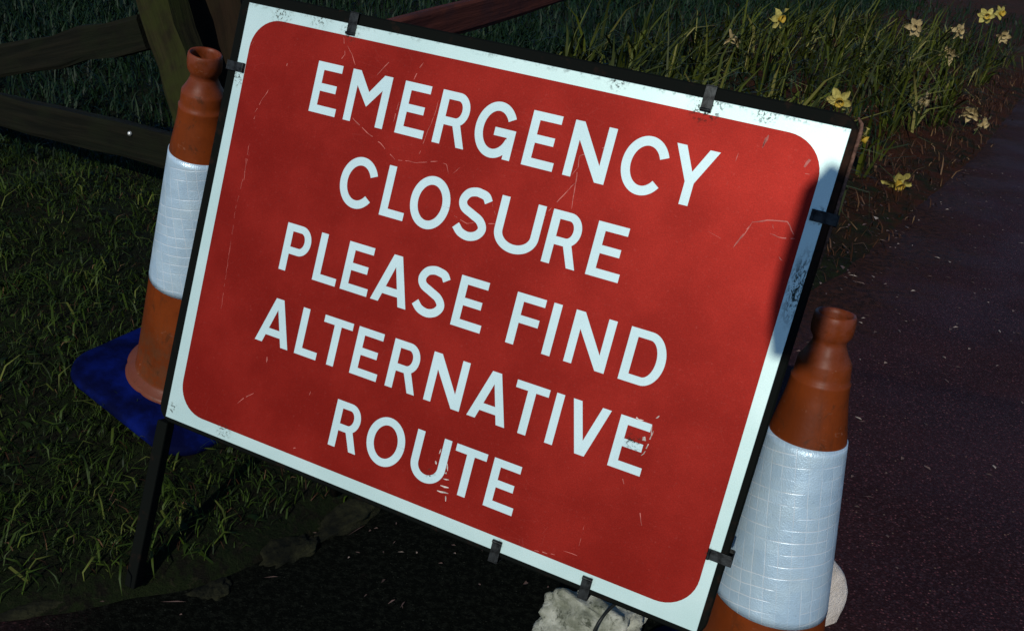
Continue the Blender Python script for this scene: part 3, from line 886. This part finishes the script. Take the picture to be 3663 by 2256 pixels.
pst = at(2862, 2215, 1.86)
rock('stone', (pst[0], pst[1], .035), (.085, .075, .115), .4, M_stone, 'pale rounded stone on the tarmac behind the white sleeve of the right cone', 'stone', 3, .10)
prb = at(2120, 2235, 1.74)
rock('rubble_block', (prb[0], prb[1], .045), (.112, .08, .078), .35, M_rubble, 'broken lump of concrete with mossy patches below the bottom right of the sign', 'rubble', 8, .85, 5, .22)
bm = bmesh.new()
cpts = [(-.055, -.10, .005), (-.048, -.097, .045), (-.035, -.088, .075), (-.008, -.060, .088), (.03, -.03, .09), (.07, .0, .07), (.11, .03, .02)]
tube(bm, [tuple(np.array(c) * .95 + np.array([prb[0] + .035, prb[1], .045])) for c in catmull(cpts, 5)], .0032, 8)
tag(link('cable', bm_mesh('cable', bm, True), [M_cable]), 'thin black cable looped over the broken lump of concrete', 'cable')
for i, (px_, py_, sz, rt, lab) in enumerate((
        (1075, 1925, (.085, .045, .035), .8, 'mossy kerb stone with a squared end below the lower left of the sign'),
        (1230, 1830, (.11, .05, .038), .9, 'yellow green kerb stone half hidden under the bottom edge of the sign'),
        (760, 2075, (.05, .035, .026), .6, 'brownish broken kerb stone where the grass meets the dark tarmac'),
        (90, 2150, (.10, .05, .02), .3, 'low pale kerb stone in the bottom left corner'))):
    rz = RW @ np.array([(px_ - W / 2) / F, (py_ - H / 2) / F, 1.0]); k = (.02 - CAM[2]) / rz[2]
    p = rz * k + CAM
    rock('kerb_stone', (p[0], p[1], -.006), sz, rt, M_kerb, lab, 'kerb stone', 20 + i, .95, 5, .25)['group'] = 'stones edging the lane'

# ------------------------------------------------------------------ verge plants
def clump_pts(n, x0, x1, y0, y1, smin, smax):
    x = rng.uniform(x0, x1, n); y = rng.uniform(y0, y1, n); s = sdist(x, y)
    k = (s > smin) & (s < smax); return x[k], y[k]
cx, cy = clump_pts(1050, .2, 7, 2.8, 11.5, .38, 2.6)
roots, az = [], []
for a, b in zip(cx, cy):
    m = rng.integers(5, 10)
    t = rng.normal(-.75, 1.1, m); r_ = rng.uniform(0, .05, m)
    roots.append(np.c_[a + np.cos(t) * r_, b + np.sin(t) * r_]); az.append(t + rng.normal(0, .5, m))
roots = np.concatenate(roots); az = np.concatenate(az)
P = np.c_[roots, ground_z(roots[:, 0], roots[:, 1]) - .01]; n = len(P)
o = blades('daffodil_leaves', P, rng.uniform(.28, .72, n), rng.uniform(.009, .026, n), np.abs(rng.normal(.65, .4, n)), [M_leaf], rng.uniform(0, 1, n) ** 1.5, curl=.8, azim=az)
tag(o, 'long strap shaped daffodil leaves crowding the verge at the upper right', 'foliage')
P = []
x = rng.uniform(.8, 7, 26000); y = rng.uniform(3.2, 11.5, 26000); s = sdist(x, y)
k = (s > -.10 + rng.uniform(0, .25, len(s))) & (s < 1.0) & (rng.uniform(0, 1, len(s)) < .6); x, y = x[k], y[k]
P = np.c_[x, y, np.maximum(ground_z(x, y), 0) + .002]; n = len(P)
o = blades('withered_leaves', P, rng.uniform(.03, .16, n), rng.uniform(.003, .010, n), rng.normal(1.2, .5, n), [M_dead], rng.uniform(0, 1, n), curl=.5)
tag(o, 'brown withered leaves and stalks matted along the verge beside the lane', 'leaf litter')

def ground_hit(px, py):
    """depth at which the line of sight meets the terrain"""
    for d_ in np.arange(2.0, 14, .02):
        p = at(px, py, d_)
        if p[2] <= max(float(ground_z(p[0], p[1])), 0.0): return d_
    return 9.0

S = 3663 / 2455
def daffodil(px, py, lift, size_px, face, pale, label, droop=False):
    depth = ground_hit(px, py)
    for _ in range(400):                      # come nearer until the head stands clear of the ground
        head = at(px, py, depth)
        if head[2] - max(float(ground_z(head[0], head[1])), 0.0) >= lift: break
        depth -= .02
    size = min(.18, 1.32 * size_px * S * depth / F)
    gx, gy = head[0] - random.uniform(.02, .06), head[1] + random.uniform(.0, .07)
    gz = float(max(ground_z(gx, gy), 0.0))
    root = empty('daffodil', (gx, gy, gz), label, 'flower', 'daffodils on the verge')
    f = Vector(face).normalized()
    f = Vector(cam2w((f.x, f.y, f.z)))
    head = Vector(head)
    up = Vector((0, 0, 1)) if abs(f.z) < .9 else Vector((1, 0, 0))
    a = f.cross(up).normalized(); b = f.cross(a)
    back = head - f * size * .16
    bm = bmesh.new()
    neck = back - f * size * .15 + Vector((0, 0, -.004))
    g0 = Vector((gx, gy, gz - .01))
    mid = (g0 + neck) / 2 + Vector((random.uniform(-.02, .02), random.uniform(-.02, .02), .02))
    cps = [g0, mid, neck + Vector((0, 0, .004)), back]
    cp = catmull([tuple(c) for c in cps], 5)
    tube(bm, cp, [.0035] * (len(cp) - 6) + [.003, .003, .0034, .004, .0055, .004], 6)
    link('stem', bm_mesh('stem', bm, True), [M_stem], root)
    mp = M_petal_pale if pale else M_petal
    R0 = size / 2
    for layer in range(2):
        for k in range(3):
            t = 2 * math.pi * (k / 3 + layer / 6) + random.gauss(0, .12)
            d_ = a * math.cos(t) + b * math.sin(t); w_ = f.cross(d_)
            bend = random.gauss(-.15 if not droop else .35, .28)
            co = []
            prof = ((.10, .12), (.35, .27), (.62, .30), (.85, .17), (1.0, .02))
            for q, (rr_, ww) in enumerate(prof):
                c = head + d_ * R0 * rr_ * random.uniform(.92, 1.05) + f * (R0 * (bend * rr_ * rr_ - .02 * layer))
                tw = random.gauss(0, .10)
                co += [c - w_ * R0 * ww + f * R0 * (.10 + tw), c, c + w_ * R0 * ww + f * R0 * (.10 - tw)]
            fs = []
            for q in range(len(prof) - 1):
                for s_ in range(2):
                    i0 = q * 3 + s_; fs.append((i0, i0 + 1, i0 + 4, i0 + 3))
            link('petal', mesh_np('petal', co, fs, smooth=True), [mp], root)
    ring = []
    co, fs = [], []
    for q, (rr_, dd) in enumerate(((.10, -.04), (.24, .02), (.26, .30), (.34, .46), (.31, .455), (.23, .28))):
        for k in range(14):
            t = 2 * math.pi * k / 14
            w2 = rr_ * (1 + (.14 * math.sin(t * 7) if q in (3, 4) else 0))
            co.append(head + (a * math.cos(t) + b * math.sin(t)) * R0 * w2 + f * R0 * dd)
    for q in range(5):
        for k in range(14): fs.append((q * 14 + k, q * 14 + (k + 1) % 14, (q + 1) * 14 + (k + 1) % 14, (q + 1) * 14 + k))
    link('trumpet', mesh_np('trumpet', co, fs, smooth=True), [mp if pale else M_trumpet], root)
    return root
S = 3663 / 2455
DAFF = [(2012, 241, 0.3, 50, (-.2, .55, -.55), 0, 'yellow daffodil leaning out above the top right corner of the sign'),
        (2066, 331, 0.26, 46, (.75, .45, -.2), 0, 'bright yellow daffodil peeping from behind the top right corner of the sign'),
        (2212, 243, 0.22, 44, (.55, .4, -.3), 1, 'faded daffodil with swept back petals halfway across the verge'),
        (2152, 438, 0.035, 58, (.1, .7, -.5), 0, 'broken yellow daffodil lying lowest on the verge beside the tarmac'),
        (1868, 45, 0.46, 42, (.5, .3, -.6), 0, 'yellow daffodil highest in the green leaves, nearest the middle of the photo'),
        (1762, 92, 0.4, 36, (-.5, .75, -.1), 1, 'drooping half closed daffodil bud leftmost of the flowers'),
        (2197, 66, 0.42, 40, (-.6, .2, -.5), 1, 'pale daffodil seen side on above the faded one'),
        (2300, 76, 0.4, 34, (.3, .3, -.7), 1, 'small pale daffodil right of the side on one'),
        (2365, 38, 0.36, 34, (-.2, .4, -.7), 0, 'left flower of a pair of daffodils in the top right corner'),
        (2397, 32, 0.36, 34, (.4, .3, -.7), 0, 'right flower of a pair of daffodils in the top right corner'),
        (2405, 86, 0.34, 36, (-.1, .5, -.6), 1, 'washed out daffodil hanging just below the pair in the top right corner'),
        (2276, 128, 0.3, 34, (-.3, .7, -.3), 1, 'wilted daffodil with thin hanging petals in the middle of the verge'),
        (2330, 270, 0.12, 36, (-.4, .6, -.3), 1, 'shrivelled pinkish daffodil close to the lane edge'),
        (2358, 296, 0.1, 36, (.3, .5, -.4), 1, 'open peach coloured daffodil closest to the lane at the right')]
for px_, py_, dp, sz, fc, pale, lab in DAFF:
    daffodil(px_ * S, py_ * S, dp, sz, fc, pale, lab, droop=(pale and random.random() < .5))

# bits of leaf and petal on the tarmac
co, fs, tint = [], [], []
def bit(x, y, z, l, w, a):
    b = len(co); c, s_ = math.cos(a), math.sin(a)
    for p, q, h in ((-1, -.3, 0), (-.2, -1, .3), (1, -.2, .1), (.3, 1, .5)):
        co.append((x + (p * l * c - q * w * s_) / 2, y + (p * l * s_ + q * w * c) / 2, z + h * w * .5))
    fs.append((b, b + 1, b + 2, b + 3)); tint.extend([random.random()] * 4)
for px_, py_ in ((2052, 517), (2086, 520), (2070, 545), (2155, 562), (2113, 575), (2030, 572), (2142, 440), (2020, 640), (2045, 660), (2098, 530), (2128, 553), (2175, 545), (2065, 505), (2110, 500), (2034, 548)):
    rz = RW @ np.array([(px_ * S - W / 2) / F, (py_ * S - H / 2) / F, 1.0]); k = (.006 - CAM[2]) / rz[2]; p = rz * k + CAM
    bit(p[0], p[1], max(.004, float(ground_z(p[0], p[1])) + .003), random.uniform(.02, .05), random.uniform(.012, .03), random.uniform(0, 3.1))
for _ in range(1500):
    x_ = random.uniform(.3, 3.2); y_ = random.uniform(1.6, 6)
    s_ = float(sdist(x_, y_))
    if .3 > s_ > -1.6 and random.random() < math.exp(-abs(s_) * 1.6):
        bit(x_, y_, max(.004, float(ground_z(x_, y_)) + .006), random.uniform(.006, .03), random.uniform(.004, .014), random.uniform(0, 3.1))
for _ in range(110):
    x_ = random.uniform(-.85, .6); y_ = random.uniform(.9, 1.8)
    if sdist(x_, y_) < .02: bit(x_, y_, .004, random.uniform(.004, .016), random.uniform(.002, .006), random.uniform(0, 3.1))
for px_, py_, l, w, a in ((1275, 1895, .055, .003, .9), (970, 2062, .03, .003, .2), (1400, 2150, .02, .004, .8), (1440, 2160, .02, .003, 1.2), (1880, 2085, .012, .010, .3), (620, 2150, .05, .003, .1)):
    rz = RW @ np.array([(px_ - W / 2) / F, (py_ - H / 2) / F, 1.0]); k = (.006 - CAM[2]) / rz[2]; p = rz * k + CAM
    bit(p[0], p[1], .006, l, w, a)
me = mesh_np('leaf_litter', co, fs)
at_ = me.attributes.new('tint', 'FLOAT', 'POINT'); at_.data.foreach_set('value', tint)
tag(link('leaf_litter', me, [M_litter]), 'scattered pale scraps of leaf and straw lying on the dark tarmac', 'leaf litter', kind='stuff')

# ------------------------------------------------------------------ plate on pole added behind camera, shaped to shade the sign's right margin
CAST = 2.2
def cast(u, v, t=CAST): return s2w(u, v) + SUN_DIR * t
sh = [px2uv(x * S, y * S) for x, y in ((1990, 388), (1962, 418), (1926, 450), (1898, 540), (1868, 640), (1848, 720), (1842, 790), (1848, 856))]
x_far = 1.10
prof = [cast(*p) for p in sh] + [cast(x_far, sh[-1][1] - .01), cast(x_far, sh[0][1] + .02)]
nrm = SN
co = [p for p in prof] + [p + nrm * .004 for p in prof]
m = len(prof)
fs = [tuple(range(m)), tuple(range(m, 2 * m))[::-1]] + [(k, k + m, (k + 1) % m + m, (k + 1) % m) for k in range(m)]
pole_at = cast(1.95, sh[0][1])
arm_z = (prof[-1] + prof[-2]) / 2
caster = empty('shadow_caster', (pole_at[0], pole_at[1], 0.0), 'added plate on a pole, unseen behind the camera, casting shade on the sign', 'sign')
link('plate', mesh_np('plate', co, fs), [M_clip], caster)
bm = bmesh.new(); tube(bm, [(pole_at[0], pole_at[1], -.05), (pole_at[0], pole_at[1], arm_z[2] + .10)], .024, 16)
link('pole', bm_mesh('pole', bm, True), [M_clip], caster)
bm = bmesh.new(); tube(bm, [tuple(arm_z + SN * .002), (pole_at[0], pole_at[1], arm_z[2])], .0025, 8)
link('arm', bm_mesh('arm', bm, True), [M_clip], caster)

# ------------------------------------------------------------------ camera, light, sky
cam = bpy.data.cameras.new('camera'); co_ = bpy.data.objects.new('camera', cam); COL.objects.link(co_)
cam.sensor_fit = 'HORIZONTAL'; cam.sensor_width = 36.0; cam.lens = F / W * 36.0
cam.clip_start = .02; cam.clip_end = 400
R = RW
co_.matrix_world = Matrix(((R[0, 0], -R[0, 1], -R[0, 2], CAM[0]), (R[1, 0], -R[1, 1], -R[1, 2], CAM[1]), (R[2, 0], -R[2, 1], -R[2, 2], CAM[2]), (0, 0, 0, 1)))
scene.camera = co_

sun = bpy.data.lights.new('sun', 'SUN'); so = bpy.data.objects.new('sun', sun); COL.objects.link(so)
sun.energy = 2.6; sun.angle = math.radians(.5); sun.color = (1.0, .97, .88)
so.rotation_euler = Vector(-SUN_DIR).to_track_quat('-Z', 'Y').to_euler()
el = math.asin(SUN_DIR[2]); rot = math.atan2(SUN_DIR[0], SUN_DIR[1])

w = bpy.data.worlds.new('World'); scene.world = w; w.use_nodes = True
nt = w.node_tree; bg = nt.nodes['Background']
sky = nt.nodes.new('ShaderNodeTexSky'); sky.sky_type = 'NISHITA'; sky.sun_disc = False
sky.ozone_density = 10.0; sky.dust_density = .3; sky.sun_elevation = el; sky.sun_rotation = rot
nt.links.new(sky.outputs[0], bg.inputs[0]); bg.inputs[1].default_value = .075

scene.view_settings.view_transform = 'Standard'; scene.view_settings.look = 'None'
scene.view_settings.exposure = 0.0; scene.view_settings.gamma = 1.0
scene.cycles.max_bounces = 6
